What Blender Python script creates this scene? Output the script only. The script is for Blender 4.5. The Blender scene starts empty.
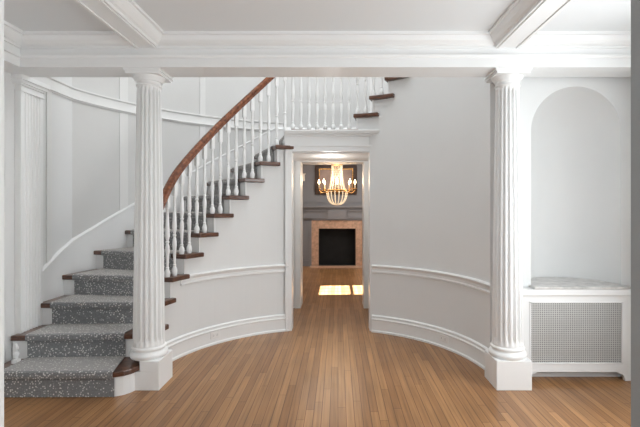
import bpy, bmesh, math, random
from mathutils import Vector
random.seed(4)
PI = math.pi
C = bpy.context.scene.collection
R = math.radians

# ------------------------------------------------------------------ materials
def mat(name, col, rough=.5, metal=0, bump=0, bscale=60, var=0, vscale=6, coat=0, spec=.5, emit=None, es=0, sheen=0):
    m = bpy.data.materials.new(name); m.use_nodes = True
    nt = m.node_tree; b = nt.nodes['Principled BSDF']
    b.inputs['Base Color'].default_value = (*col, 1)
    b.inputs['Roughness'].default_value = rough
    b.inputs['Metallic'].default_value = metal
    b.inputs['Coat Weight'].default_value = coat
    b.inputs['Specular IOR Level'].default_value = spec
    b.inputs['Sheen Weight'].default_value = sheen
    if emit:
        b.inputs['Emission Color'].default_value = (*emit, 1); b.inputs['Emission Strength'].default_value = es
    tc = nt.nodes.new('ShaderNodeTexCoord')
    if var:
        n = nt.nodes.new('ShaderNodeTexNoise'); n.inputs['Scale'].default_value = vscale; n.inputs['Detail'].default_value = 4
        nt.links.new(tc.outputs['Object'], n.inputs['Vector'])
        r = nt.nodes.new('ShaderNodeValToRGB')
        r.color_ramp.elements[0].position = .3; r.color_ramp.elements[1].position = .7
        r.color_ramp.elements[0].color = (*[c * (1 - var) for c in col], 1)
        r.color_ramp.elements[1].color = (*[min(1, c * (1 + var)) for c in col], 1)
        nt.links.new(n.outputs['Fac'], r.inputs['Fac']); nt.links.new(r.outputs['Color'], b.inputs['Base Color'])
    if bump:
        n2 = nt.nodes.new('ShaderNodeTexNoise'); n2.inputs['Scale'].default_value = bscale; n2.inputs['Detail'].default_value = 3
        nt.links.new(tc.outputs['Object'], n2.inputs['Vector'])
        bp = nt.nodes.new('ShaderNodeBump'); bp.inputs['Strength'].default_value = bump; bp.inputs['Distance'].default_value = .01
        nt.links.new(n2.outputs['Fac'], bp.inputs['Height']); nt.links.new(bp.outputs['Normal'], b.inputs['Normal'])
    return m

def wood_mat(name, dark, light, rough, axis_scale, scale=6):
    m = mat(name, light, rough, coat=.3)
    nt = m.node_tree; b = nt.nodes['Principled BSDF']
    tc = nt.nodes.new('ShaderNodeTexCoord'); mp = nt.nodes.new('ShaderNodeMapping')
    mp.inputs['Scale'].default_value = axis_scale
    n = nt.nodes.new('ShaderNodeTexNoise'); n.inputs['Scale'].default_value = scale; n.inputs['Detail'].default_value = 6
    r = nt.nodes.new('ShaderNodeValToRGB')
    r.color_ramp.elements[0].position = .35; r.color_ramp.elements[1].position = .68
    r.color_ramp.elements[0].color = (*dark, 1); r.color_ramp.elements[1].color = (*light, 1)
    nt.links.new(tc.outputs['Object'], mp.inputs['Vector']); nt.links.new(mp.outputs['Vector'], n.inputs['Vector'])
    nt.links.new(n.outputs['Fac'], r.inputs['Fac']); nt.links.new(r.outputs['Color'], b.inputs['Base Color'])
    b.inputs['Coat Roughness'].default_value = .2
    return m

def floor_mat():
    m = bpy.data.materials.new('oak strip floor'); m.use_nodes = True
    nt = m.node_tree; b = nt.nodes['Principled BSDF']; N = nt.nodes.new; L = nt.links.new
    tc = N('ShaderNodeTexCoord')
    mp = N('ShaderNodeMapping'); mp.inputs['Rotation'].default_value = (0, 0, PI / 2)
    L(tc.outputs['Object'], mp.inputs['Vector'])
    br = N('ShaderNodeTexBrick'); br.offset = 0; br.offset_frequency = 2
    br.inputs['Scale'].default_value = 1
    br.inputs['Brick Width'].default_value = 1.5; br.inputs['Row Height'].default_value = .057
    br.inputs['Mortar Size'].default_value = .0024; br.inputs['Mortar Smooth'].default_value = .3
    br.inputs['Bias'].default_value = 0
    br.inputs['Color1'].default_value = (.27, .128, .049, 1)
    br.inputs['Color2'].default_value = (.40, .208, .086, 1)
    br.inputs['Mortar'].default_value = (.13, .055, .02, 1)
    # every row of boards starts at its own random place
    sp = N('ShaderNodeSeparateXYZ'); L(mp.outputs['Vector'], sp.inputs[0])
    dv = N('ShaderNodeMath'); dv.operation = 'DIVIDE'; dv.inputs[1].default_value = .057; L(sp.outputs['Y'], dv.inputs[0])
    fl = N('ShaderNodeMath'); fl.operation = 'FLOOR'; L(dv.outputs[0], fl.inputs[0])
    wn = N('ShaderNodeTexWhiteNoise'); wn.noise_dimensions = '1D'; L(fl.outputs[0], wn.inputs['W'])
    ma = N('ShaderNodeMath'); ma.operation = 'MULTIPLY_ADD'; ma.inputs[1].default_value = 5.3; L(wn.outputs['Value'], ma.inputs[0]); L(sp.outputs['X'], ma.inputs[2])
    cb = N('ShaderNodeCombineXYZ'); L(ma.outputs[0], cb.inputs['X']); L(sp.outputs['Y'], cb.inputs['Y']); L(cb.outputs[0], br.inputs['Vector'])
    mp2 = N('ShaderNodeMapping'); mp2.inputs['Scale'].default_value = (45, 1.3, 1)
    L(tc.outputs['Object'], mp2.inputs['Vector'])
    n = N('ShaderNodeTexNoise'); n.inputs['Scale'].default_value = 1.2; n.inputs['Detail'].default_value = 5
    L(mp2.outputs['Vector'], n.inputs['Vector'])
    mr = N('ShaderNodeMapRange'); mr.inputs['From Min'].default_value = .3; mr.inputs['From Max'].default_value = .7
    mr.inputs['To Min'].default_value = .74; mr.inputs['To Max'].default_value = 1.2
    L(n.outputs['Fac'], mr.inputs['Value'])
    n3 = N('ShaderNodeTexNoise'); n3.inputs['Scale'].default_value = 1.6; n3.inputs['Detail'].default_value = 3
    L(tc.outputs['Object'], n3.inputs['Vector'])
    mr3 = N('ShaderNodeMapRange'); mr3.inputs['To Min'].default_value = .78; mr3.inputs['To Max'].default_value = 1.2
    L(n3.outputs['Fac'], mr3.inputs['Value'])
    mul = N('ShaderNodeMath'); mul.operation = 'MULTIPLY'; L(mr.outputs[0], mul.inputs[0]); L(mr3.outputs[0], mul.inputs[1])
    vm = N('ShaderNodeVectorMath'); vm.operation = 'SCALE'
    L(br.outputs['Color'], vm.inputs[0]); L(mul.outputs[0], vm.inputs['Scale'])
    L(vm.outputs[0], b.inputs['Base Color'])
    b.inputs['Roughness'].default_value = .3; b.inputs['Specular IOR Level'].default_value = .4; b.inputs['Coat Weight'].default_value = .1; b.inputs['Coat Roughness'].default_value = .15
    n4 = N('ShaderNodeTexNoise'); n4.inputs['Scale'].default_value = 5
    L(tc.outputs['Object'], n4.inputs['Vector'])
    mr4 = N('ShaderNodeMapRange'); mr4.inputs['To Min'].default_value = .28; mr4.inputs['To Max'].default_value = .4
    L(n4.outputs['Fac'], mr4.inputs['Value']); L(mr4.outputs[0], b.inputs['Roughness'])
    bp = N('ShaderNodeBump'); bp.inputs['Strength'].default_value = .12; bp.inputs['Distance'].default_value = .001; bp.invert = True
    return m

def carpet_mat():
    m = bpy.data.materials.new('speckled carpet'); m.use_nodes = True
    nt = m.node_tree; b = nt.nodes['Principled BSDF']; N = nt.nodes.new; L = nt.links.new
    tc = N('ShaderNodeTexCoord')
    v = N('ShaderNodeTexVoronoi'); v.inputs['Scale'].default_value = 52; v.inputs['Randomness'].default_value = .8
    L(tc.outputs['Object'], v.inputs['Vector'])
    r = N('ShaderNodeValToRGB'); e = r.color_ramp.elements
    e[0].position = .20; e[0].color = (.66, .66, .64, 1); e[1].position = .36; e[1].color = (.15, .158, .168, 1)
    L(v.outputs['Distance'], r.inputs['Fac'])
    n = N('ShaderNodeTexNoise'); n.inputs['Scale'].default_value = 90; L(tc.outputs['Object'], n.inputs['Vector'])
    mr = N('ShaderNodeMapRange'); mr.inputs['To Min'].default_value = .6; mr.inputs['To Max'].default_value = 1.5
    L(n.outputs['Fac'], mr.inputs['Value'])
    vm = N('ShaderNodeVectorMath'); vm.operation = 'SCALE'; L(r.outputs['Color'], vm.inputs[0]); L(mr.outputs[0], vm.inputs['Scale'])
    L(vm.outputs[0], b.inputs['Base Color'])
    b.inputs['Roughness'].default_value = .95; b.inputs['Sheen Weight'].default_value = .6; b.inputs['Sheen Roughness'].default_value = .6
    b.inputs['Sheen Tint'].default_value = (1, .93, .86, 1)
    bp = N('ShaderNodeBump'); bp.inputs['Strength'].default_value = .5; bp.inputs['Distance'].default_value = .004
    L(n.outputs['Fac'], bp.inputs['Height']); L(bp.outputs['Normal'], b.inputs['Normal'])
    return m

M = dict(
    wall=mat('wall paint', (.74, .748, .745), .6, bump=.05, bscale=120, var=.012, vscale=2),
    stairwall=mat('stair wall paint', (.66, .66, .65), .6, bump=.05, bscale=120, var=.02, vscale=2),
    shade=mat('shaded jamb paint', (.40, .42, .43), .5, var=.01),  # darker than trim: the right jamb's shade is put into the colour
    stile=mat('stair panelling paint', (.76, .76, .75), .5, var=.01),
    trim=mat('gloss trim paint', (.835, .843, .84), .32, var=.008, vscale=3),
    ceil=mat('ceiling paint', (.77, .79, .80), .7, bump=.03),
    floor=floor_mat(), carpet=carpet_mat(),
    tread=wood_mat('dark walnut tread', (.055, .022, .012), (.155, .064, .034), .28, (3, 3, 20), 5),
    rail=wood_mat('mahogany rail', (.12, .036, .015), (.30, .105, .045), .25, (5, 5, 5), 6),
    grey=mat('grey panelling paint', (.25, .25, .262), .5, var=.03),
    marble=mat('grey veined marble', (.56, .545, .53), .3, var=.25, vscale=14),
    peach=mat('peach marble', (.60, .38, .26), .35, var=.2, vscale=18),
    black=mat('sooty firebox', (.008, .008, .008), .9, var=.3),
    grille=mat('woven metal grille', (.66, .66, .65), .45, metal=.3, var=.03),
    grilleback=mat('grille backing', (.30, .30, .30), .8, var=.05),
    frame=mat('dark carved frame', (.05, .022, .01), .4, bump=.4, bscale=40, var=.3),
    canvas=mat('muted brown picture', (.42, .30, .25), .4, var=.25, vscale=3),
    gold=mat('aged brass', (.75, .42, .14), .25, metal=1, var=.1),
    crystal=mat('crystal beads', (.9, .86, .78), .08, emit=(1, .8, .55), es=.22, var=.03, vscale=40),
    candle=mat('candle sleeve', (.85, .75, .6), .5, var=.03),
    bulb=mat('lit flame bulb', (1, .85, .6), .3, emit=(1, .72, .4), es=18),
    plate=mat('plastic plate', (.84, .835, .82), .35, var=.005),
    slot=mat('outlet slot', (.08, .08, .08), .6, var=.1),
)

# ------------------------------------------------------------------ object helpers
def build(name, bm, m, parent=None, bevel=0, smooth=False, kind=None, label=None, cat=None, group=None):
    bmesh.ops.remove_doubles(bm, verts=bm.verts, dist=1e-5)
    bmesh.ops.recalc_face_normals(bm, faces=bm.faces)
    me = bpy.data.meshes.new(name); bm.to_mesh(me); bm.free()
    me.materials.append(M[m])
    if smooth:
        for p in me.polygons: p.use_smooth = True
        me.set_sharp_from_angle(angle=R(38))
    o = bpy.data.objects.new(name, me); C.objects.link(o)
    if parent: o.parent = parent
    if bevel:
        md = o.modifiers.new('edge', 'BEVEL'); md.width = bevel; md.segments = 2; md.limit_method = 'ANGLE'; md.angle_limit = R(40)
    tag(o, label, cat, group, kind)
    return o
def tag(o, label=None, cat=None, group=None, kind=None):
    if label: o['label'] = label
    if cat: o['category'] = cat
    if group: o['group'] = group
    if kind: o['kind'] = kind
def thing(name, label, cat, loc=(0, 0, 0), group=None):
    o = bpy.data.objects.new(name, None); C.objects.link(o); o.location = loc; o.empty_display_size = .1
    tag(o, label, cat, group); return o
def NB(): return bmesh.new()

def box(bm, x0, x1, y0, y1, z0, z1):
    return prism(bm, [(x0, y0), (x1, y0), (x1, y1), (x0, y1)], z0, z1)
def prism(bm, poly, z0, z1):
    a = [bm.verts.new((x, y, z0)) for x, y in poly]; b = [bm.verts.new((x, y, z1)) for x, y in poly]
    n = len(poly)
    bm.faces.new(a[::-1]); bm.faces.new(b)
    for i in range(n): bm.faces.new((a[i], a[(i + 1) % n], b[(i + 1) % n], b[i]))
def extr(bm, prof, axis, t0, t1):
    """closed profile extruded along 'x' (prof = y,z) or 'y' (prof = x,z)"""
    f = (lambda p, t: (t, p[0], p[1])) if axis == 'x' else (lambda p, t: (p[0], t, p[1]))
    a = [bm.verts.new(f(p, t0)) for p in prof]; b = [bm.verts.new(f(p, t1)) for p in prof]
    n = len(prof); bm.faces.new(a[::-1]); bm.faces.new(b)
    for i in range(n): bm.faces.new((a[i], a[(i + 1) % n], b[(i + 1) % n], b[i]))
def lathe(bm, prof, cx=0, cy=0, n=32, cap=True):
    rings = []
    for r, z in prof:
        rings.append([bm.verts.new((cx + max(r, 1e-4) * math.cos(2 * PI * k / n), cy + max(r, 1e-4) * math.sin(2 * PI * k / n), z)) for k in range(n)])
    for i in range(len(rings) - 1):
        for k in range(n): bm.faces.new((rings[i][k], rings[i][(k + 1) % n], rings[i + 1][(k + 1) % n], rings[i + 1][k]))
    if cap: bm.faces.new(rings[0][::-1]); bm.faces.new(rings[-1])
def tube(bm, pts, r, n=8, up=Vector((0, 0, 1)), rx=None):
    """tube along 3-D points, r radius (rx = sideways radius)"""
    pts = [Vector(p) for p in pts]; rings = []
    for i, p in enumerate(pts):
        d = (pts[min(i + 1, len(pts) - 1)] - pts[max(i - 1, 0)]).normalized()
        u = up if abs(d.dot(up)) < .95 else Vector((1, 0, 0))
        s = d.cross(u).normalized(); w = s.cross(d).normalized()
        rings.append([bm.verts.new(p + s * (rx or r) * math.cos(2 * PI * k / n) + w * r * math.sin(2 * PI * k / n)) for k in range(n)])
    for i in range(len(rings) - 1):
        for k in range(n): bm.faces.new((rings[i][k], rings[i][(k + 1) % n], rings[i + 1][(k + 1) % n], rings[i + 1][k]))
    bm.faces.new(rings[0][::-1]); bm.faces.new(rings[-1])
def ball(bm, c, r, sz=1, n=8):
    prof = [(r * math.sin(PI * i / n), c[2] - r * sz * math.cos(PI * i / n)) for i in range(n + 1)]
    lathe(bm, prof, c[0], c[1], n=10, cap=False)

CX, CY = -.15, 3.58           # centre of the round stair hall
def pol(r, th): return (CX + r * math.cos(R(th)), CY + r * math.sin(R(th)))
def arc(bm, prof, th0, th1, n, closed=True):
    """sweep profile of (radius, z or z(theta)) about the hall centre"""
    rows = []
    for i in range(n + 1):
        th = th0 + (th1 - th0) * i / n
        rows.append([bm.verts.new((*pol(r, th), z(th) if callable(z) else z)) for r, z in prof])
    m = len(prof)
    for i in range(n):
        for k in range(m if closed else m - 1):
            bm.faces.new((rows[i][k], rows[i][(k + 1) % m], rows[i + 1][(k + 1) % m], rows[i + 1][k]))
    if closed: bm.faces.new(rows[0][::-1]); bm.faces.new(rows[-1])

# ------------------------------------------------------------------ key dimensions
RISE = .197
RW = 1.50            # inner curved wall
RO = 2.66            # outer curved wall
STR = 7.25
YB0, YB1, ZB = 3.36, 3.62, 2.55      # entablature front, back, underside
ZC = 2.80            # hall ceiling
ZT = 5.3             # top of stair hall
XL, XR = -2.70, 2.60
def nose(n):
    if n == 2: return 181.0
    if n <= 12: return 156.5 - STR * (n - 5)
    return 77.0 - 7.35 * (n - 13)
NT = 20
# ------------------------------------------------------------------ floor
bm = NB(); box(bm, -2.95, 2.9, -1.6, 6.2, -.06, 0); box(bm, -2.6, 2.45, 6.2, 11.2, -.06, 0)
build('floor', bm, 'floor', kind='structure')

# ------------------------------------------------------------------ foreground walls and ceiling
bm = NB(); box(bm, XL - .15, XL, .9, 3.62, 0, 3.0); box(bm, XL - .15, XL, 3.62, 4.36, 0, ZT); build('wall_left', bm, 'wall', kind='structure')
bm = NB(); box(bm, XR, XR + .15, .9, 4.3, 0, 3.0); build('wall_right', bm, 'wall', kind='structure')
bm = NB()
box(bm, XL, -.821, .9, 1.05, 0, ZC)
build('wall_front_left', bm, 'trim', kind='structure')
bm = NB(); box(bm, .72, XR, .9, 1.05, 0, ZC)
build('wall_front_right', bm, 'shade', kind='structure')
bm = NB(); box(bm, XL - .15, XR + .15, .9, 3.62, ZC, ZC + .1); build('ceiling', bm, 'ceil', kind='structure')

bm = NB(); box(bm, -2.15, -2.0, -1.6, .9, 0, ZC); build('entry_sun_block_left', bm, 'wall', kind='structure')  # walls and roof added behind the camera to keep the sun off
bm = NB(); box(bm, 2.0, 2.15, -1.6, .9, 0, ZC); build('entry_sun_block_right', bm, 'wall', kind='structure')
bm = NB(); box(bm, -2.15, 2.15, -1.6, .9, ZC, ZC + .1); build('entry_sun_block_top', bm, 'ceil', kind='structure')
# crown profile helper: (out, z) from wall face to ceiling
CROWN = [(0, 2.695), (.012, 2.695), (.012, 2.715), (.03, 2.722), (.052, 2.742), (.066, 2.765), (.07, 2.775), (.088, 2.778), (.088, 2.80)]
def ent_profile(y_front, y_back, s=-1):
    p = [(y_front, ZB), (y_front, 2.62), (y_front + s * .012, 2.625), (y_front + s * .018, 2.638), (y_front + s * .018, 2.648), (y_front, 2.652)]
    p += [(y_front + s * o, z) for o, z in CROWN]
    p += [(y_back, 2.80), (y_back, ZB)]
    return p
bm = NB(); extr(bm, ent_profile(YB0, YB1), 'x', XL + .005, XR - .005)
build('trim_1', bm, 'trim', kind='structure')          # cross beam on the columns
# side entablature on the left wall
bm = NB(); extr(bm, ent_profile(-2.50, XL + .001, 1), 'y', 1.06, YB0 - .001)
build('trim_2', bm, 'trim', kind='structure')
bm = NB(); extr(bm, ent_profile(2.50, XR - .001, -1), 'y', 1.06, YB0 - .001)
build('trim_3', bm, 'trim', kind='structure')
# two ceiling beams running to the camera
def beam(name, x0, x1):
    p = [(x0, 2.70), (x1, 2.70)] + [(x1 + o, z + .004) for o, z in CROWN[1:-1]] + [(x1 + .088, 2.80), (x0 - .088, 2.80)] + [(x0 - o, z + .004) for o, z in CROWN[1:-1]][::-1]
    bm = NB(); extr(bm, p, 'y', 1.05, YB0 - .001)
    # thin bead along each side of the soffit
    for x in (x0 + .006, x1 - .018): box(bm, x, x + .012, 1.06, YB0 - .002, 2.693, 2.70)
    build(name, bm, 'trim', kind='structure')
beam('trim_4', -1.585, -1.425)
beam('trim_5', 1.245, 1.415)

# ------------------------------------------------------------------ fluted columns
def column(x, y, label):
    t = thing('fluted_column', label, 'column', (x, y, 0), 'fluted columns under the cross beam')
    bm = NB()
    if x < 0: box(bm, -.14, .14, -.14, .14, 0, .15); prism(bm, [(-.015, -.14), (.14, -.14), (.14, .14), (-.14, .14), (-.14, .02), (-.015, .02)], .15, .232)
    else: box(bm, -.14, .14, -.14, .14, 0, .232)
    build('plinth', bm, 'trim', t, bevel=.004)
    bm = NB()
    pr = [(.138, .232), (.142, .24), (.148, .252), (.148, .262), (.142, .275), (.132, .281), (.127, .284), (.124, .292), (.13, .30), (.134, .307), (.134, .312), (.129, .321), (.122, .325), (.122, .333)]
    lathe(bm, pr, n=48); build('base', bm, 'trim', t, smooth=True)
    # shaft with 20 hollow flutes
    bm = NB(); NF = 18; K = 10; z0, z1 = .333, 2.435; rings = []
    zs = [z0, z0 + .025, z0 + .045, z0 + .06] + [z0 + .06 + (z1 - z0 - .12) * i / 12 for i in range(1, 12)] + [z1 - .06, z1 - .045, z1 - .025, z1]
    for z in zs:
        t_ = (z - z0) / (z1 - z0); rr = .122 - .030 * t_ ** 1.15
        d = min(1, max(0, min(z - z0 - .02, z1 - .02 - z) / .03)); d = math.sin(d * PI / 2)
        ring = []
        for f in range(NF):
            for k in range(K):
                u = k / K
                dep = 0 if u < .28 else math.sin((u - .28) / .72 * PI) * .021
                a = 2 * PI * (f + u) / NF
                q = rr - dep * d
                ring.append(bm.verts.new((q * math.cos(a), q * math.sin(a), z)))
        rings.append(ring)
    m_ = NF * K
    for i in range(len(rings) - 1):
        for k in range(m_): bm.faces.new((rings[i][k], rings[i][(k + 1) % m_], rings[i + 1][(k + 1) % m_], rings[i + 1][k]))
    build('shaft', bm, 'trim', t, smooth=True)
    bm = NB()
    pr = [(.095, 2.425), (.102, 2.43), (.106, 2.439), (.102, 2.447), (.098, 2.45), (.098, 2.468), (.109, 2.471), (.114, 2.482), (.124, 2.497), (.131, 2.506), (.131, 2.51)]
    lathe(bm, [(r * .95, z) for r, z in pr], n=48)
    box(bm, -.134, .134, -.134, .134, 2.51, 2.53); box(bm, -.145, .145, -.142, .142, 2.53, ZB)
    build('capital', bm, 'trim', t, smooth=True)
    return t
column(-1.553, 3.51, 'white fluted column standing beside the bottom stair step')
column(1.392, 3.51, 'white fluted column standing beside the radiator cover and niche')

# pilaster on the left wall
t = thing('fluted_pilaster', 'flat white fluted pilaster on the left wall behind the stair foot', 'pilaster', (XL + .001, 3.70, 0))
bm = NB(); prof = []
W = .27
pts = [(0, -W / 2), (.05, -W / 2)]
nf = 6; m0 = .03; pitch = (W - 2 * m0) / nf
for i in range(nf):
    y0 = -W / 2 + m0 + i * pitch
    pts += [(.05, y0 + .004), (.042, y0 + .011), (.040, y0 + pitch / 2), (.042, y0 + pitch - .011), (.05, y0 + pitch - .004)]
pts += [(.05, W / 2), (0, W / 2)]
prism(bm, pts, .36, 2.42); build('shaft', bm, 'trim', t)
bm = NB(); box(bm, 0, .056, -W / 2 - .006, W / 2 + .006, 0, .36); build('base', bm, 'trim', t, bevel=.004)
bm = NB()
for (o, z0, z1) in ((.058, 2.42, 2.435), (.052, 2.435, 2.468), (.064, 2.468, 2.485), (.078, 2.485, 2.51), (.09, 2.51, ZB)):
    box(bm, 0, o, -W / 2 - o + .05, W / 2 + o - .05, z0, z1)
build('capital', bm, 'trim', t)

# ------------------------------------------------------------------ niche wall on the right
YN = 3.65; nx, nw, nzb, nzs, nd = 2.035, .385, .78, 2.095, .42
bm = NB(); x0, x1 = 1.30, XR; zt = 2.80
def q(bm, *p): bm.faces.new([bm.verts.new(v) for v in p])
for u0, u1, hz in ((x0, nx - nw, (0, nzb, nzs, zt)), (nx + nw, x1, (0, nzb, nzs, zt)), (nx - nw, nx + nw, (0, nzb))):
    for a_, b_ in zip(hz, hz[1:]): q(bm, (u0, YN, a_), (u1, YN, a_), (u1, YN, b_), (u0, YN, b_))
NA = 32
for i in range(NA):
    a0, a1 = PI - PI * i / NA, PI - PI * (i + 1) / NA
    p0 = (nx + nw * math.cos(a0), YN, nzs + nw * math.sin(a0)); p1 = (nx + nw * math.cos(a1), YN, nzs + nw * math.sin(a1))
    q(bm, p0, p1, (p1[0], YN, zt), (p0[0], YN, zt))
build('wall_niche', bm, 'wall', kind='structure'); bm = NB()
grid = []
for j in range(14):
    if j < 2: z, s = (nzb, nzs)[j], 1
    else:
        t_ = (j - 1) / 12 * PI / 2; z, s = None, t_
    row = []
    for i in range(NA + 1):
        a = PI - PI * i / NA
        if z is not None: row.append((nx + nw * math.cos(a), YN + nd * math.sin(a), z))
        else: row.append((nx + nw * math.cos(a) , YN + nd * math.sin(a) * math.cos(s), nzs + nw * math.sin(a) * math.sin(s)))
    grid.append(row)
# dome rows rise from the horizontal springing arc to the vertical arch edge
for j in range(13):
    for i in range(NA):
        vs = [grid[j][i], grid[j][i + 1], grid[j + 1][i + 1], grid[j + 1][i]]
        u = []
        for v in vs:
            if all((Vector(v) - Vector(w)).length > 1e-6 for w in u): u.append(v)
        if len(u) >= 3: q(bm, *u)
build('wall_niche_recess', bm, 'wall', kind='structure', smooth=True)
bm = NB(); poly = [(nx - nw - .0, YN - .02)]
poly = [(nx - nw - .012, YN - .001), (nx - nw - .012, YN - .10), (nx + nw + .03, YN - .10), (nx + nw + .03, YN - .001)] + [(nx + (nw - .004) * math.cos(PI * i / 24), YN + (nd - .004) * math.sin(PI * i / 24)) for i in range(25)]
prism(bm, poly, .766, .786)
build('marble_sill', bm, 'marble', bevel=.003, label='grey veined marble sill in the bottom of the arched niche', cat='sill')

t = thing('radiator_cover', 'white wooden radiator cover with metal mesh front below the arched niche', 'radiator cover', (1.99, 3.60, 0))
t_y = -.04      # local front
bm = NB()
xa, xb = -.45, .46
def bl(x0, x1, z0, z1, d=0): box(bm, x0, x1, t_y - d, t_y + .03, z0, z1)
bl(xa, -.385, .075, .70); bl(.38, xb, .075, .70); bl(-.385, .38, .075, .145); bl(-.385, .38, .655, .70)
# bracket feet
for s, xe in ((1, xa), (-1, xb)):
    pz = [(xe, 0), (xe + s * .055, 0), (xe + s * .06, .03), (xe + s * .075, .052), (xe + s * .105, .062), (xe + s * .12, .076), (xe, .076)]
    a = [bm.verts.new((p[0], t_y, p[1])) for p in pz]; b = [bm.verts.new((p[0], t_y + .03, p[1])) for p in pz]
    bm.faces.new(a); bm.faces.new(b[::-1])
    for i in range(len(pz)): bm.faces.new((a[i], a[(i + 1) % len(pz)], b[(i + 1) % len(pz)], b[i]))
build('frame', bm, 'trim', t)
bm = NB()
for (a0, a1, b0, b1) in ((-.392, -.380, .14, .66), (.375, .387, .14, .66), (-.392, .387, .14, .15), (-.392, .387, .65, .662)):
    box(bm, a0, a1, t_y - .006, t_y + .004, b0, b1)
build('grille_bead', bm, 'trim', t)
bm = NB()
n = 42
for i in range(n + 1):
    x = -.38 + .755 * i / n; box(bm, x - .0032, x + .0032, t_y + .006, t_y + .010, .15, .65)
n = 28
for i in range(n + 1):
    z = .15 + .5 * i / n; box(bm, -.38, .375, t_y + .004, t_y + .008, z - .0032, z + .0032)
build('grille', bm, 'grille', t)
bm = NB(); box(bm, -.39, .385, t_y + .014, t_y + .018, .14, .66); build('grille_backing', bm, 'grilleback', t)
bm = NB()
p = [(t_y + .085, .70), (t_y - .003, .70), (t_y - .006, .712), (t_y - .012, .716), (t_y - .012, .764), (t_y + .085, .764)]
extr(bm, p, 'x', xa - .008, xb + .012); build('ledge', bm, 'trim', t, bevel=.002)
for (sx, nm) in ((xa, 'side'), (xb - .02, 'side')):
    bm = NB(); box(bm, sx, sx + .02, t_y + .03, t_y + .085, 0, .70); build('side_panel', bm, 'trim', t)

# ------------------------------------------------------------------ curved inner wall (left and right of the door) with stepped top
def zs_(n): return n * RISE - (.02 if n > 12 else 0)
def topz(th):
    n = 0
    for k in range(1, NT + 1):
        if th <= nose(k) - 1.05: n = k
    return zs_(n) - .046
TH_DL, TH_DR = 105.3, 69.6
def inner_wall(name, a, b):
    """a > b, angles in degrees"""
    bm = NB()
    cuts = [a] + [nose(k) - 1.05 for k in range(1, NT + 1) if b < nose(k) - 1.05 < a] + [b]
    for u, v in zip(cuts, cuts[1:]):
        zt_ = topz((u + v) / 2) if v > nose(NT) - 1 - 7.3 else ZT
        if (u + v) / 2 < nose(NT) - 8: zt_ = ZT
        nn = max(1, int((u - v) / 1.8) + 1)
        arc(bm, [(RW, 0), (RW + .10, 0), (RW + .10, zt_), (RW, zt_)], u, v, nn)
    build(name, bm, 'wall', kind='structure', smooth=True)
inner_wall('wall_hall_left', 181.5, TH_DL)
inner_wall('wall_hall_right', TH_DR, -1.5)
bm = NB(); zz0 = 12 * RISE - .046
arc(bm, [(RW, 2.09), (RW + .10, 2.09), (RW + .10, zz0), (RW, zz0)], TH_DL, nose(13) - 1.05, 18)
zz0 = zs_(13) - .046
arc(bm, [(RW, 2.09), (RW + .10, 2.09), (RW + .10, zz0), (RW, zz0)], nose(13) - 1.05, TH_DR, 4)
build('wall_over_door', bm, 'wall', kind='structure', smooth=True)

BASEP = [(RW + .005, 0), (RW - .034, 0), (RW - .034, .018), (RW - .022, .026), (RW - .022, .135), (RW - .03, .142), (RW - .03, .153), (RW - .016, .160), (RW - .016, .178), (RW - .022, .184), (RW - .010, .195), (RW + .005, .197)]
RAILP = [(RW + .005, .683), (RW - .007, .683), (RW - .018, .69), (RW - .018, .703), (RW - .007, .709), (RW - .007, .735), (RW - .016, .742), (RW - .030, .752), (RW - .036, .768), (RW - .024, .776), (RW + .005, .781)]
bm = NB(); arc(bm, BASEP, 173.5, 106.8, 40); build('baseboard_left', bm, 'trim', kind='structure', smooth=True)
bm = NB(); arc(bm, BASEP, 68.5, 3.5, 40); build('baseboard_right', bm, 'trim', kind='structure', smooth=True)
bm = NB(); arc(bm, RAILP, 157.5, 106.8, 40); build('trim_6', bm, 'trim', kind='structure', smooth=True)
bm = NB(); arc(bm, RAILP, 68.5, 0, 40); build('trim_7', bm, 'trim', kind='structure', smooth=True)

# ------------------------------------------------------------------ outer curved wall
def ramp_n(th):    # step number on the slope line
    if th >= 105.7: return 5 + (156.5 - th) / STR
    if th >= 77: return 12
    return 13 + (77 - th) / 7.35 - .0
TH_S = 163.5                          # the outer wall runs straight towards the hall beyond this angle
NOUT = {1: 187, 2: 181.9, 3: 175.0, 4: 167.5, 5: 158.5, 6: 150.3}
def bn(n): return NOUT.get(n, nose(n))
def outer(th, d=0):
    if th > TH_S:
        X = XL + d; return (X, CY + (X - CX) * math.tan(R(th)))
    return pol(RO - d, th)
def outer_z(th):
    if th <= 105.7 and th >= 77: return 12 * RISE
    if th < 77: return ramp_n(th) * RISE
    for n in range(1, 12):
        if bn(n) >= th >= bn(n + 1): return (n + (bn(n) - th) / (bn(n) - bn(n + 1))) * RISE
    return RISE
def osweep(bm, prof, th0, th1, n):
    rows = []
    for i in range(n + 1):
        th = th0 + (th1 - th0) * i / n
        rows.append([bm.verts.new((*outer(th, d), z(th) if callable(z) else z)) for d, z in prof])
    m = len(prof)
    for i in range(n):
        for k in range(m): bm.faces.new((rows[i][k], rows[i][(k + 1) % m], rows[i + 1][(k + 1) % m], rows[i + 1][k]))
    bm.faces.new(rows[0][::-1]); bm.faces.new(rows[-1])
bm = NB()
arc(bm, [(RO, 0), (RO + .12, 0), (RO + .12, ZT), (RO, ZT)], TH_S, 101.5, 50)
arc(bm, [(RO, 2.13), (RO + .12, 2.13), (RO + .12, ZT), (RO, ZT)], 101.5, 76.5, 12)
arc(bm, [(RO, 0), (RO + .12, 0), (RO + .12, ZT), (RO, ZT)], 76.5, -2, 40)
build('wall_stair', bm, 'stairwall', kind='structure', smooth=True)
bm = NB()
def sk(o): return lambda th: outer_z(th) + o
SKP = [(-.004, sk(-.25)), (.022, sk(-.25)), (.022, sk(.22)), (.03, sk(.225)), (.03, sk(.238)), (.016, sk(.25)), (-.004, sk(.255))]
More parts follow.
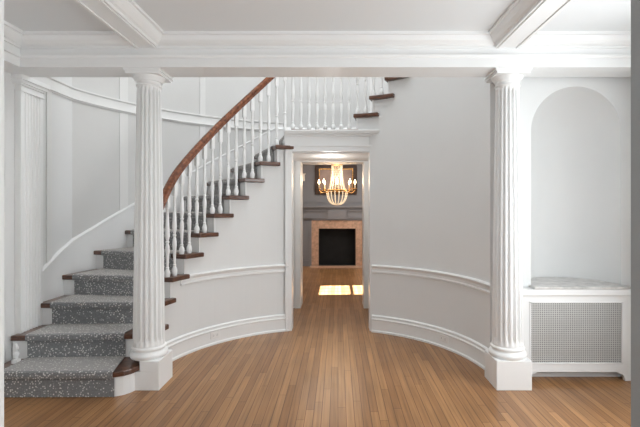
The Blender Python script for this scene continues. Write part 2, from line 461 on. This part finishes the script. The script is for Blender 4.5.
osweep(bm, SKP, 174.0, 105.9, 60); osweep(bm, SKP, 76.9, 20, 30)
osweep(bm, [(-.004, 2.3), (.022, 2.3), (.022, 2.56), (.03, 2.565), (.016, 2.6), (-.004, 2.605)], 105.7, 77, 14)
build('trim_8', bm, 'trim', kind='structure', smooth=True)
bm = NB()
osweep(bm, [(-.004, 2.53), (.014, 2.53), (.014, 2.54), (.026, 2.545), (.018, 2.56), (.018, 2.64), (.03, 2.65), (.03, 2.665), (-.004, 2.675)], 178.5, 104, 50)
build('trim_9', bm, 'stile', kind='structure', smooth=True)
k = 10
for th0, wdt, za, zb in ((150.3, 2.2, 0, 2.52), (150.3, 2.2, 2.67, 5.2), (128.3, 1.6, 0, 2.52), (128.3, 1.6, 2.67, 5.2), (171.0, 1.6, 0, 2.53), (76, 1.4, 2.61, 5.2)):
    if za == 0: za = outer_z(th0) + .23
    bm = NB()
    osweep(bm, [(-.004, za), (.009, za), (.009, zb), (-.004, zb)], th0 + wdt / 2, th0 - wdt / 2, 2)
    build('trim_%d' % k, bm, 'stile', kind='structure'); k += 1

# stair hall: wall above the cross beam, ceiling
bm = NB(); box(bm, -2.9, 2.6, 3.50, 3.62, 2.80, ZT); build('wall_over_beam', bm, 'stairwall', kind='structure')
bm = NB(); prism(bm, [(-2.9, 3.5), (2.7, 3.5), (2.7, 6.4), (-2.9, 6.4)], ZT, ZT + .1); build('ceiling_stair', bm, 'ceil', kind='structure')

# ------------------------------------------------------------------ staircase
st = thing('staircase', 'curved open-string staircase with dark wood treads, white risers and white balusters', 'staircase', (CX, CY, 0))
def loc(p): return (p[0] - CX, p[1] - CY)
def lp(r, th): return (r * math.cos(R(th)), r * math.sin(R(th)))
def LN(n):
    A = Vector(loc(pol(RW, nose(n)))); B = Vector(loc(outer(bn(n))))
    if n == 1: A = Vector(loc((-1.50, 3.235))); B = Vector(loc((XL, 3.225)))
    d = (B - A).normalized(); dn = Vector((-d.y, d.x))
    return A, d, dn, (B - A).length
def P(n, u, f=0, far=None):
    # u metres out from the inner wall face (or far metres in from the outer wall), f metres down the flight
    A, d, dn, L_ = LN(n)
    if far is not None: u = L_ - far
    p = A + d * u + dn * f; return (p.x, p.y)
RT = 1.452; OV = .028; TK = .044
# the hidden run beyond the last tread keeps the same pitch
for n in range(1, NT + 1):
    th = nose(n); nx_ = nose(n + 1) - 1.05
    bm = NB(); zt_ = zs_(n); zb = zt_ - TK; RT = 1.40 if n == 2 else 1.452
    outs = [P(n + 1, 0, -OV - .004, far=.016)]
    if n == 12: outs += [lp(RO - .016, nx_ + (th - nx_) * i / 8) for i in range(1, 8)]
    outs += [P(n, 0, 0, far=.016)]
    if n == 1:
        poly = [loc(p) for p in ((-2.68, 3.225), (-1.78, 3.232), (-1.70, 3.24), (-1.64, 3.268), (-1.60, 3.31), (-1.575, 3.37), (-1.562, 3.45), (-1.562, 3.50))] + [P(2, -.03, -OV), P(2, .01, -OV - .004), P(2, 0, -OV - .004, far=.016)]
        prism(bm, poly, zb, zt_)
    else:
        steps = max(1, int((th - nx_) / 3.7))
        inn = [P(n, -.045, 0)] + [lp(RT, th - (th - nx_) * i / steps) for i in range(1, steps + 1)]
        back = nx_ - (1.3 if n < 13 else 3.2)
        inn += [lp(RT, back + .3), lp(RT + .006, back), lp(RW + .008, back), lp(RW + .008, nx_)]
        prism(bm, inn + outs, zb, zt_)
    build('tread', bm, 'tread', st, bevel=.009)
    bm = NB()
    if n == 1:
        out_ = [(-2.66, 3.253), (-1.78, 3.260), (-1.705, 3.268), (-1.655, 3.292), (-1.622, 3.33), (-1.60, 3.38), (-1.588, 3.46)]
        inn_ = [(-1.61, 3.46), (-1.64, 3.36), (-1.68, 3.31), (-1.78, 3.285), (-2.66, 3.28)]
        prism(bm, [loc(p) for p in out_ + inn_], 0, zb)
    else:
        z0 = zs_(n - 1)
        prism(bm, [P(n, -.004, -OV), P(n, 0, -OV, far=.016), P(n, 0, -OV - .014, far=.016), P(n, -.002, -OV - .018)], z0 - .005, zb)
    build('riser', bm, 'trim', st)
    if n > 1:
        bm = NB(); a0 = nose(n) - 1.05; a1 = nx_
        pr = [(RW + .002, zb - .15), (RW - .009, zb - .15), (RW - .009, zb), (RW + .002, zb)]
        pc = [(RW + .002, zb - .014), (RW - .022, zb - .014), (RW - .03, zb), (RW + .002, zb)]
        if n != 12: arc(bm, pr, a0, a1 - .3, 4); arc(bm, pc, a0 + .3, a1 - .9, 4)
        else: arc(bm, pc, a0, a1, 12)
        build('bracket', bm, 'trim', st, smooth=True)
# balusters
RB = 1.537
def rail_z(th):
    if th > 105.7: return min((ramp_n(th) + .45) * RISE + .73 - (max(0, th - 158) ** 1.3) * .0062, 12 * RISE + .84)
    if th > 77: return 12 * RISE + .84
    return max(12 * RISE + .84, (ramp_n(th) + .45) * RISE + .76)
H0 = .80
def bal_mesh():
    bm = NB()
    # square foot and top block with a turned shaft between
    pr = [(.017, .0), (.0185, .012), (.021, .03), (.0205, .05), (.014, .068), (.011, .078), (.0135, .083), (.0135, .090), (.0095, .096), (.0105, .14), (.0145, .22), (.0165, .26), (.0155, .285), (.0105, .315), (.0095, .322), (.0145, .328), (.0145, .338), (.0095, .344), (.011, .352), (.0165, .385), (.0175, .41), (.0155, .46), (.012, .54), (.0095, .64), (.0125, .648), (.0125, .656), (.010, .662)]
    lathe(bm, [(r * 1.28, z) for r, z in pr], n=12)
    box(bm, -.019, .019, -.019, .019, .662, H0)
    me_o = build('baluster', bm, 'trim', st, smooth=True)
    return me_o
b0 = bal_mesh(); first = True
def put_bal(th, z):
    global first
    o = b0 if first else b0.copy()
    if not first: C.objects.link(o); o.parent = st
    first = False
    p = lp(RB, th); o.location = (p[0], p[1], z); o.rotation_euler.z = R(th)
    o.scale.z = (rail_z(th) - .018 - z) / H0
for n in range(3, 18):
    z = zs_(n)
    if n == 12:
        k_ = 8
        for i in range(k_): put_bal(nose(12) - 1.2 - i * (nose(12) - nose(13)) / k_, z)
    else:
        s_ = STR if n < 12 else 7.35
        put_bal(nose(n) - 1.3, z); put_bal(nose(n) - 1.3 - s_ / 2, z)
# handrail
bm = NB(); path = []
th = 177.5
while th >= 46:
    p = lp(RB, th); path.append((p[0], p[1], rail_z(th))); th -= 1.5
# smooth z of path
zz = [p[2] for p in path]
for _ in range(3): zz = [zz[0]] + [(zz[i - 1] + zz[i] + zz[i + 1]) / 3 for i in range(1, len(zz) - 1)] + [zz[-1]]
path = [Vector((p[0], p[1], z + .012)) for p, z in zip(path, zz)]
prof = [(a * 1.05, b * 1.08) for a, b in [(-.020, -.030), (.020, -.030), (.024, -.016), (.019, -.008), (.030, .002), (.033, .014), (.028, .026), (.014, .034), (-.014, .034), (-.028, .026), (-.033, .014), (-.030, .002), (-.019, -.008), (-.024, -.016)]]
rings = []
for i, p in enumerate(path):
    d = (path[min(i + 1, len(path) - 1)] - path[max(i - 1, 0)]).normalized()
    s = d.cross(Vector((0, 0, 1))).normalized(); w = s.cross(d).normalized()
    rings.append([bm.verts.new(p + s * a + w * b) for a, b in prof])
for i in range(len(rings) - 1):
    for k in range(len(prof)): bm.faces.new((rings[i][k], rings[i][(k + 1) % len(prof)], rings[i + 1][(k + 1) % len(prof)], rings[i + 1][k]))
bm.faces.new(rings[0]); bm.faces.new(rings[-1][::-1])
build('handrail', bm, 'rail', st, smooth=True)

# ------------------------------------------------------------------ stair runner
bm = NB(); rows = []
e = .009
def rrow(n, z, f=0):
    A, d, dn, L_ = LN(n); out = []; u0 = .125 if n > 1 else .205; u1 = L_ - .14
    for i in range(7):
        p = A + d * (u0 + (u1 - u0) * i / 6) + dn * f; out.append((p.x + CX, p.y + CY, z))
    return out
def rmid(th, z): return [(*pol(1.625 + (RO - .14 - 1.625) * i / 6, th), z) for i in range(7)]
for n in range(1, NT):
    z0, z1 = zs_(n - 1), zs_(n)
    if n == 1: z0 = -.005
    rows += [rrow(n, z0 + e, -OV + e), rrow(n, z1 - TK - .004, -OV + e), rrow(n, z1 - TK + .002, .004), rrow(n, z1 - .02, .010), rrow(n, z1 + .002, .007), rrow(n, z1 + e, -.008)]
    if n == 12:
        a_, b_ = nose(12), nose(13) - 1.05
        for i in range(1, 8): rows.append(rmid(a_ + (b_ - a_) * i / 8, z1 + e))
    rows.append(rrow(n + 1, z1 + e, -OV + .014))
vr = [[bm.verts.new(p) for p in r] for r in rows]
for i in range(len(vr) - 1):
    for k in range(6): bm.faces.new((vr[i][k], vr[i][k + 1], vr[i + 1][k + 1], vr[i + 1][k]))
o = build('stair_runner', bm, 'carpet', label='grey speckled carpet runner laid down the middle of the curved stairs', cat='carpet')
md = o.modifiers.new('thick', 'SOLIDIFY'); md.thickness = .006; md.offset = 0

# small turned post on the bottom step by the wall
t = thing('turned_finial', 'small white turned finial standing at the wall end of the bottom step', 'finial', (-2.585, 3.43, RISE + .001))
bm = NB(); box(bm, -.022, .022, -.022, .022, 0, .03); build('foot', bm, 'trim', t)
bm = NB(); lathe(bm, [(.018, .03), (.012, .04), (.014, .05), (.022, .065), (.022, .078), (.012, .092), (.01, .10), (.016, .108), (.018, .12), (.013, .135), (.009, .15), (.0, .156)], n=14); build('spindle', bm, 'trim', t, smooth=True)

# ------------------------------------------------------------------ door surround and passage
XA, XB = -.54, .37; YD0, YD1, ZD = 5.03, 6.2, 2.10
d = thing('door_1', None, None); d['kind'] = 'structure'
cw = .075
for x0, x1 in ((XA - cw, XA), (XB, XB + cw)):
    bm = NB(); box(bm, x0, x1, 4.985, 5.10, 0, ZD)
    s0, s1 = (x0, x0 + .02) if x0 < 0 else (x1 - .02, x1)
    box(bm, s0, s1, 4.972, 5.0, 0, ZD)
    build('casing', bm, 'trim', d, bevel=.003)
bm = NB(); box(bm, XA - cw, XB + cw, 4.985, 5.10, ZD, ZD + .06); box(bm, XA - cw - .004, XB + cw + .004, 4.975, 5.06, ZD + .06, ZD + .075); build('casing_head', bm, 'trim', d)
bm = NB(); box(bm, XA - cw + .0, XB + cw, 4.99, 5.10, ZD + .075, ZD + .175); build('frieze', bm, 'trim', d)
bm = NB()
for (o_, z0, z1) in ((.012, .175, .19), (.03, .19, .205), (.05, .205, .222), (.058, .222, .245)):
    box(bm, XA - cw, XB + cw + o_ * .6, 4.99 - o_, 5.10, ZD + z0, ZD + z1)
build('cornice', bm, 'trim', d, bevel=.003)
PL, PR = -.74, .55
for x0, x1 in ((XA - .03, XA), (XB, XB + .03)):
    bm = NB(); box(bm, x0, x1, 5.10, 5.16, 0, ZD); build('jamb', bm, 'trim', d)
bm = NB(); box(bm, PL - .03, PL, 5.12, 6.12, 0, ZD + .01); build('wall_passage_left', bm, 'wall', kind='structure')
bm = NB(); box(bm, PR, PR + .08, 5.12, 6.12, 0, ZD + .01); build('wall_passage_right', bm, 'wall', kind='structure')
bm = NB(); box(bm, PL, PR, 5.10, 6.12, ZD + .01, ZD + .04); build('ceiling_passage', bm, 'wall', kind='structure')
d2 = thing('door_2', None, None); d2['kind'] = 'structure'
for x0, x1, xi in ((PL - .08, XA + .006, XA - .075), (XB - .002, PR + .08, XB + .075)):
    bm = NB(); box(bm, x0, x1, 6.12, 6.46, 0, ZD + .04); build('jamb', bm, 'trim', d2)
    bm = NB(); a_, b_ = (xi, x1) if x0 < 0 else (x0, xi)
    box(bm, a_, b_, 6.10, 6.12, 0, ZD); build('casing', bm, 'trim', d2, bevel=.004)
bm = NB(); box(bm, XA, XB, 6.10, 6.46, ZD - .005, ZD + .04); build('head', bm, 'trim', d2)

# ------------------------------------------------------------------ far room
FY = 10.70; FX0, FX1, FZ = -2.4, 2.25, 2.75
bm = NB(); box(bm, FX0 - .1, PL - .08, 6.36, 6.46, 0, FZ); box(bm, PR + .08, FX1 + .1, 6.36, 6.46, 0, FZ); box(bm, PL - .08, PR + .08, 6.36, 6.46, ZD + .04, FZ)
build('wall_far_front', bm, 'grey', kind='structure')
bm = NB(); box(bm, FX0 - .1, FX1 + .1, FY, FY + .1, 0, FZ); build('wall_far_back', bm, 'grey', kind='structure')
bm = NB(); box(bm, FX0 - .1, FX0, 6.46, FY, 0, FZ); build('wall_far_left', bm, 'grey', kind='structure')
wy0, wy1, wz0, wz1 = 7.18, 8.04, 1.0, 1.88
bm = NB(); box(bm, FX1, FX1 + .1, 6.46, wy0, 0, FZ); box(bm, FX1, FX1 + .1, wy1, FY, 0, FZ); box(bm, FX1, FX1 + .1, wy0, wy1, 0, wz0); box(bm, FX1, FX1 + .1, wy0, wy1, wz1, FZ)
build('wall_far_right', bm, 'grey', kind='structure')
bm = NB()
box(bm, FX1 + .03, FX1 + .06, wy0, wy1, (wz0 + wz1) / 2 - .012, (wz0 + wz1) / 2 + .012)
for f in (1 / 3, 2 / 3): box(bm, FX1 + .03, FX1 + .06, wy0 + (wy1 - wy0) * f - .01, wy0 + (wy1 - wy0) * f + .01, wz0, wz1)
for a in ((wy0, wy0 + .03, wz0, wz1), (wy1 - .03, wy1, wz0, wz1), (wy0, wy1, wz0, wz0 + .03), (wy0, wy1, wz1 - .03, wz1)): box(bm, FX1 + .02, FX1 + .08, *a)
build('window_1', bm, 'trim', kind='structure')
bm = NB(); box(bm, FX0 - .1, FX1 + .1, 6.36, FY + .1, FZ, FZ + .1); build('ceiling_far', bm, 'ceil', kind='structure')
# panel mouldings on the far wall
def frame2(bm, x0, x1, z0, z1, w, y0, y1):
    box(bm, x0, x1, y0, y1, z0, z0 + w); box(bm, x0, x1, y0, y1, z1 - w, z1); box(bm, x0, x0 + w, y0, y1, z0 + w, z1 - w); box(bm, x1 - w, x1, y0, y1, z0 + w, z1 - w)
bm = NB()
frame2(bm, -.95, .93, 1.56, 2.66, .03, FY - .014, FY)
frame2(bm, -2.3, -1.12, .3, 2.66, .03, FY - .014, FY); frame2(bm, 1.1, 2.15, .3, 2.66, .03, FY - .014, FY)
build('trim_21', bm, 'grey', kind='structure')
bm = NB(); box(bm, FX0, -1.02, FY - .02, FY, 0, .16); box(bm, .98, FX1, FY - .02, FY, 0, .16); build('baseboard_far', bm, 'grey', kind='structure')

fx = -.02; fp = thing('fireplace', 'grey painted fireplace with peach marble surround and black firebox', 'fireplace', (fx, FY, 0))
D = -.22
bm = NB()
for s in (-1, 1):
    xs = sorted((s * .63, s * .93)); box(bm, xs[0], xs[1], D, 0, 0, 1.14)
box(bm, -.93, .93, D, 0, 1.12, 1.40)
build('mantel_body', bm, 'grey', fp)
bm = NB()
frame2(bm, -.88, -.27, 1.17, 1.37, .022, D - .03, D); frame2(bm, .27, .88, 1.17, 1.37, .022, D - .03, D); box(bm, -.23, .23, D - .045, D, 1.15, 1.39)
for s in (-1, 1):
    xs = sorted((s * .67, s * .89)); frame2(bm, xs[0], xs[1], .12, 1.08, .018, D - .012, D)
build('mantel_panels', bm, 'grey', fp)
bm = NB()
for o_, z0, z1 in ((.02, 1.40, 1.42), (.045, 1.42, 1.44), (.08, 1.44, 1.48)): box(bm, -.93 - o_, .93 + o_, D - o_, 0, z0, z1)
build('mantel_shelf', bm, 'grey', fp)
bm = NB()
for s in (-1, 1):
    xs = sorted((s * .455, s * .63)); box(bm, xs[0], xs[1], D + .02, 0, 0, 1.12)
box(bm, -.455, .455, D + .02, 0, .92, 1.12); build('marble_surround', bm, 'peach', fp)
bm = NB()
box(bm, -.455, -.44, D + .03, .0, 0, .92); box(bm, .44, .455, D + .03, .0, 0, .92); box(bm, -.455, .455, -.02, -.003, 0, .92); box(bm, -.44, .44, D + .03, 0, .905, .92); box(bm, -.44, .44, D + .03, 0, 0, .008)
build('firebox', bm, 'black', fp)
bm = NB(); box(bm, -.66, .66, D - .35, D - .0, 0, .012); build('hearth', bm, 'peach', fp)

pf = thing('picture_frame', 'dark carved wooden frame around a muted brown picture above the mantel', 'picture', (-.05, FY, 1.76))
bm = NB(); frame2(bm, -.52, .52, 0, .74, .10, -.05, -.002); build('frame', bm, 'frame', pf, bevel=.012)
bm = NB(); frame2(bm, -.425, .425, .095, .645, .018, -.058, -.02); build('inner_edge', bm, 'gold', pf)
bm = NB(); box(bm, -.42, .42, -.02, -.005, .1, .64); build('picture', bm, 'canvas', pf)

# chandelier
ch = thing('chandelier', 'gilt and crystal chandelier with lit candle bulbs hanging before the fireplace', 'chandelier', (-.02, 8.3, -.03))
zr = 1.80
bm = NB(); lathe(bm, [(.02, 2.27), (.10, 2.28), (.125, 2.30), (.115, 2.315), (.06, 2.335), (.02, 2.36), (.012, 2.40)], n=24); build('crown', bm, 'gold', ch, smooth=True)
bm = NB(); tube(bm, [(0, 0, 2.39), (0, 0, FZ)], .008); lathe(bm, [(.05, FZ - .03), (.06, FZ)], n=16); build('chain', bm, 'gold', ch)
bm = NB(); ring = [(.205 * math.cos(2 * PI * k / 32), .205 * math.sin(2 * PI * k / 32), zr) for k in range(33)]
tube(bm, ring, .018, up=Vector((0, 0, 1)), rx=.01); build('ring', bm, 'gold', ch, smooth=True)
for k in range(14):
    a = 2 * PI * k / 14; bm = NB()
    for j in range(15):
        f = j / 14; r = .10 + .06 * f ** 2.2; z = 2.28 - (2.28 - zr) * f
        ball(bm, (r * math.cos(a), r * math.sin(a), z), .014, 1.25, 6)
    build('upper_bead_strand', bm, 'crystal', ch, smooth=True)
for k in range(16):
    a = 2 * PI * (k + .5) / 16; bm = NB()
    for j in range(12):
        f = j / 11; r = .205 * math.cos(f * PI / 2 * .86); z = zr - .02 - .25 * math.sin(f * PI / 2)
        ball(bm, (r * math.cos(a), r * math.sin(a), z), .013, 1.2, 6)
    build('lower_bead_strand', bm, 'crystal', ch, smooth=True)
for k in range(8):
    a = 2 * PI * k / 8; ca, sa = math.cos(a), math.sin(a)
    bm = NB(); tube(bm, [(r * ca, r * sa, z) for r, z in ((.2, zr), (.25, zr - .04), (.30, zr - .045), (.345, zr - .01), (.35, zr + .03))], .009)
    lathe(bm, [(.008, zr + .03), (.03, zr + .035), (.03, zr + .042), (.012, zr + .045)], .35 * ca, .35 * sa, 12)
    arm = build('arm', bm, 'gold', ch, smooth=True)
    bm = NB(); lathe(bm, [(.011, zr + .045), (.011, zr + .13)], .35 * ca, .35 * sa, 10); build('candle', bm, 'candle', arm)
    bm = NB(); lathe(bm, [(.008, zr + .13), (.019, zr + .152), (.017, zr + .172), (.006, zr + .205), (.0, zr + .215)], .35 * ca, .35 * sa, 10); build('bulb', bm, 'bulb', arm, smooth=True)
bm = NB(); ball(bm, (0, 0, zr + .2), .035, 1.4); build('centre_bulb', bm, 'bulb', ch, smooth=True)

# ------------------------------------------------------------------ outlets and switch
def plate_on_arc(name, th, z, label, cat, rr):
    t = thing(name, label, cat, (*pol(rr, th), z)); t.rotation_euler.z = R(th + 90)   # local +y... toward wall
    bm = NB(); box(bm, -.058, .058, -.006, .0, -.035, .035)
    o = build('cover_plate', bm, 'plate', t, bevel=.003)
    for s in (-1, 1):
        bm = NB(); box(bm, s * .024 - .014, s * .024 + .014, -.009, -.006, -.016, .016); so = build('socket', bm, 'plate', t, bevel=.003)
        bm = NB()
        for k in (-.006, .006): box(bm, s * .024 - .005, s * .024 + .005, -.0096, -.009, k - .0012, k + .0012)
        build('slots', bm, 'slot', so)
    t.rotation_euler.z = R(th - 90)
    return t
plate_on_arc('electrical_outlet', 141.0, .10, 'white outlet on the curved baseboard below the stairs', 'outlet', RW - .024)
plate_on_arc('electrical_outlet', 33.0, .10, 'white outlet on the curved baseboard right of the doorway', 'outlet', RW - .024)
t = thing('light_switch', 'white light switch plate on the left wall', 'switch', (XL, 3.42, 1.35))
bm = NB(); box(bm, 0, .006, -.036, .036, -.06, .06); build('cover_plate', bm, 'plate', t, bevel=.002)
bm = NB(); box(bm, .006, .016, -.005, .005, -.012, .012); build('toggle', bm, 'plate', t)

# ------------------------------------------------------------------ light
def area(name, locn, rot, sx, sy, e, col=(1, 1, 1)):
    l = bpy.data.lights.new(name, 'AREA'); l.shape = 'RECTANGLE'; l.size = sx; l.size_y = sy; l.energy = e; l.color = col
    o = bpy.data.objects.new(name, l); C.objects.link(o); o.location = locn; o.rotation_euler = rot; return o
CO = (.945, .98, 1)
# area light added before the windowless right wall, lighting the hall from the right
area('key_right', (XR - .12, 2.05, 1.45), (0, R(90), 0), 1.5, 1.1, 56, CO)
# fill lights added against the windowless front wall, either side of the opening
area('fill_front_right', (1.65, 1.10, 1.45), (R(90), 0, 0), 1.3, 1.7, 6, CO)
area('fill_front_left', (-1.75, 1.10, 1.45), (R(90), 0, 0), 1.2, 1.7, 7, CO)
# upstairs light falling into the stair hall
area('daylight_upstairs', (.3, 4.6, ZT - .1), (0, 0, 0), 2.6, 1.6, 74, (.965, .985, 1))
area('far_room_daylight', (FX1 - .1, 8.9, 1.6), (0, R(90), 0), 1.5, 1.6, 26, (1, .98, .96))
area('far_room_top_fill', (0, 9.2, FZ - .05), (0, 0, 0), 1.6, 1.2, 20, (1, .97, .95))  # overhead fill added so the mantel mouldings show
l = bpy.data.lights.new('passage_fill', 'POINT'); l.energy = 5; l.color = (1, .98, .95); l.shadow_soft_size = .12  # lamp added out of view to brighten the passage and far jambs
o = bpy.data.objects.new('passage_fill', l); C.objects.link(o); o.location = (-.1, 5.55, 1.95)
l = bpy.data.lights.new('chandelier_glow', 'POINT'); l.energy = 14; l.color = (1, .75, .5); l.shadow_soft_size = .2
o = bpy.data.objects.new('chandelier_glow', l); C.objects.link(o); o.location = (-.02, 8.3, 1.98)
s = bpy.data.lights.new('sun', 'SUN'); s.energy = 80; s.angle = R(.5); s.color = (.92, .96, 1)
so = bpy.data.objects.new('sun', s); C.objects.link(so)
dirv = Vector((-1.0, -.06, -.70)); so.rotation_euler = dirv.to_track_quat('-Z', 'Y').to_euler()
w = bpy.data.worlds.new('world'); bpy.context.scene.world = w; w.use_nodes = True
w.node_tree.nodes['Background'].inputs[0].default_value = (.95, .97, 1, 1); w.node_tree.nodes['Background'].inputs[1].default_value = .8

# ------------------------------------------------------------------ camera
cam = bpy.data.cameras.new('camera'); co = bpy.data.objects.new('camera', cam); C.objects.link(co)
co.location = (0, 0, 1.45); co.rotation_euler = (R(90), 0, 0)
cam.sensor_width = 36; cam.lens = 36 * 427 / 640; cam.clip_start = .05
cam.shift_x = -18 / 640; cam.shift_y = -6.5 / 640
sc = bpy.context.scene; sc.camera = co
sc.view_settings.view_transform = 'Standard'; sc.view_settings.look = 'None'; sc.view_settings.exposure = .15
sc.cycles.use_denoising = True
sc.cycles.max_bounces = 10; sc.cycles.diffuse_bounces = 6
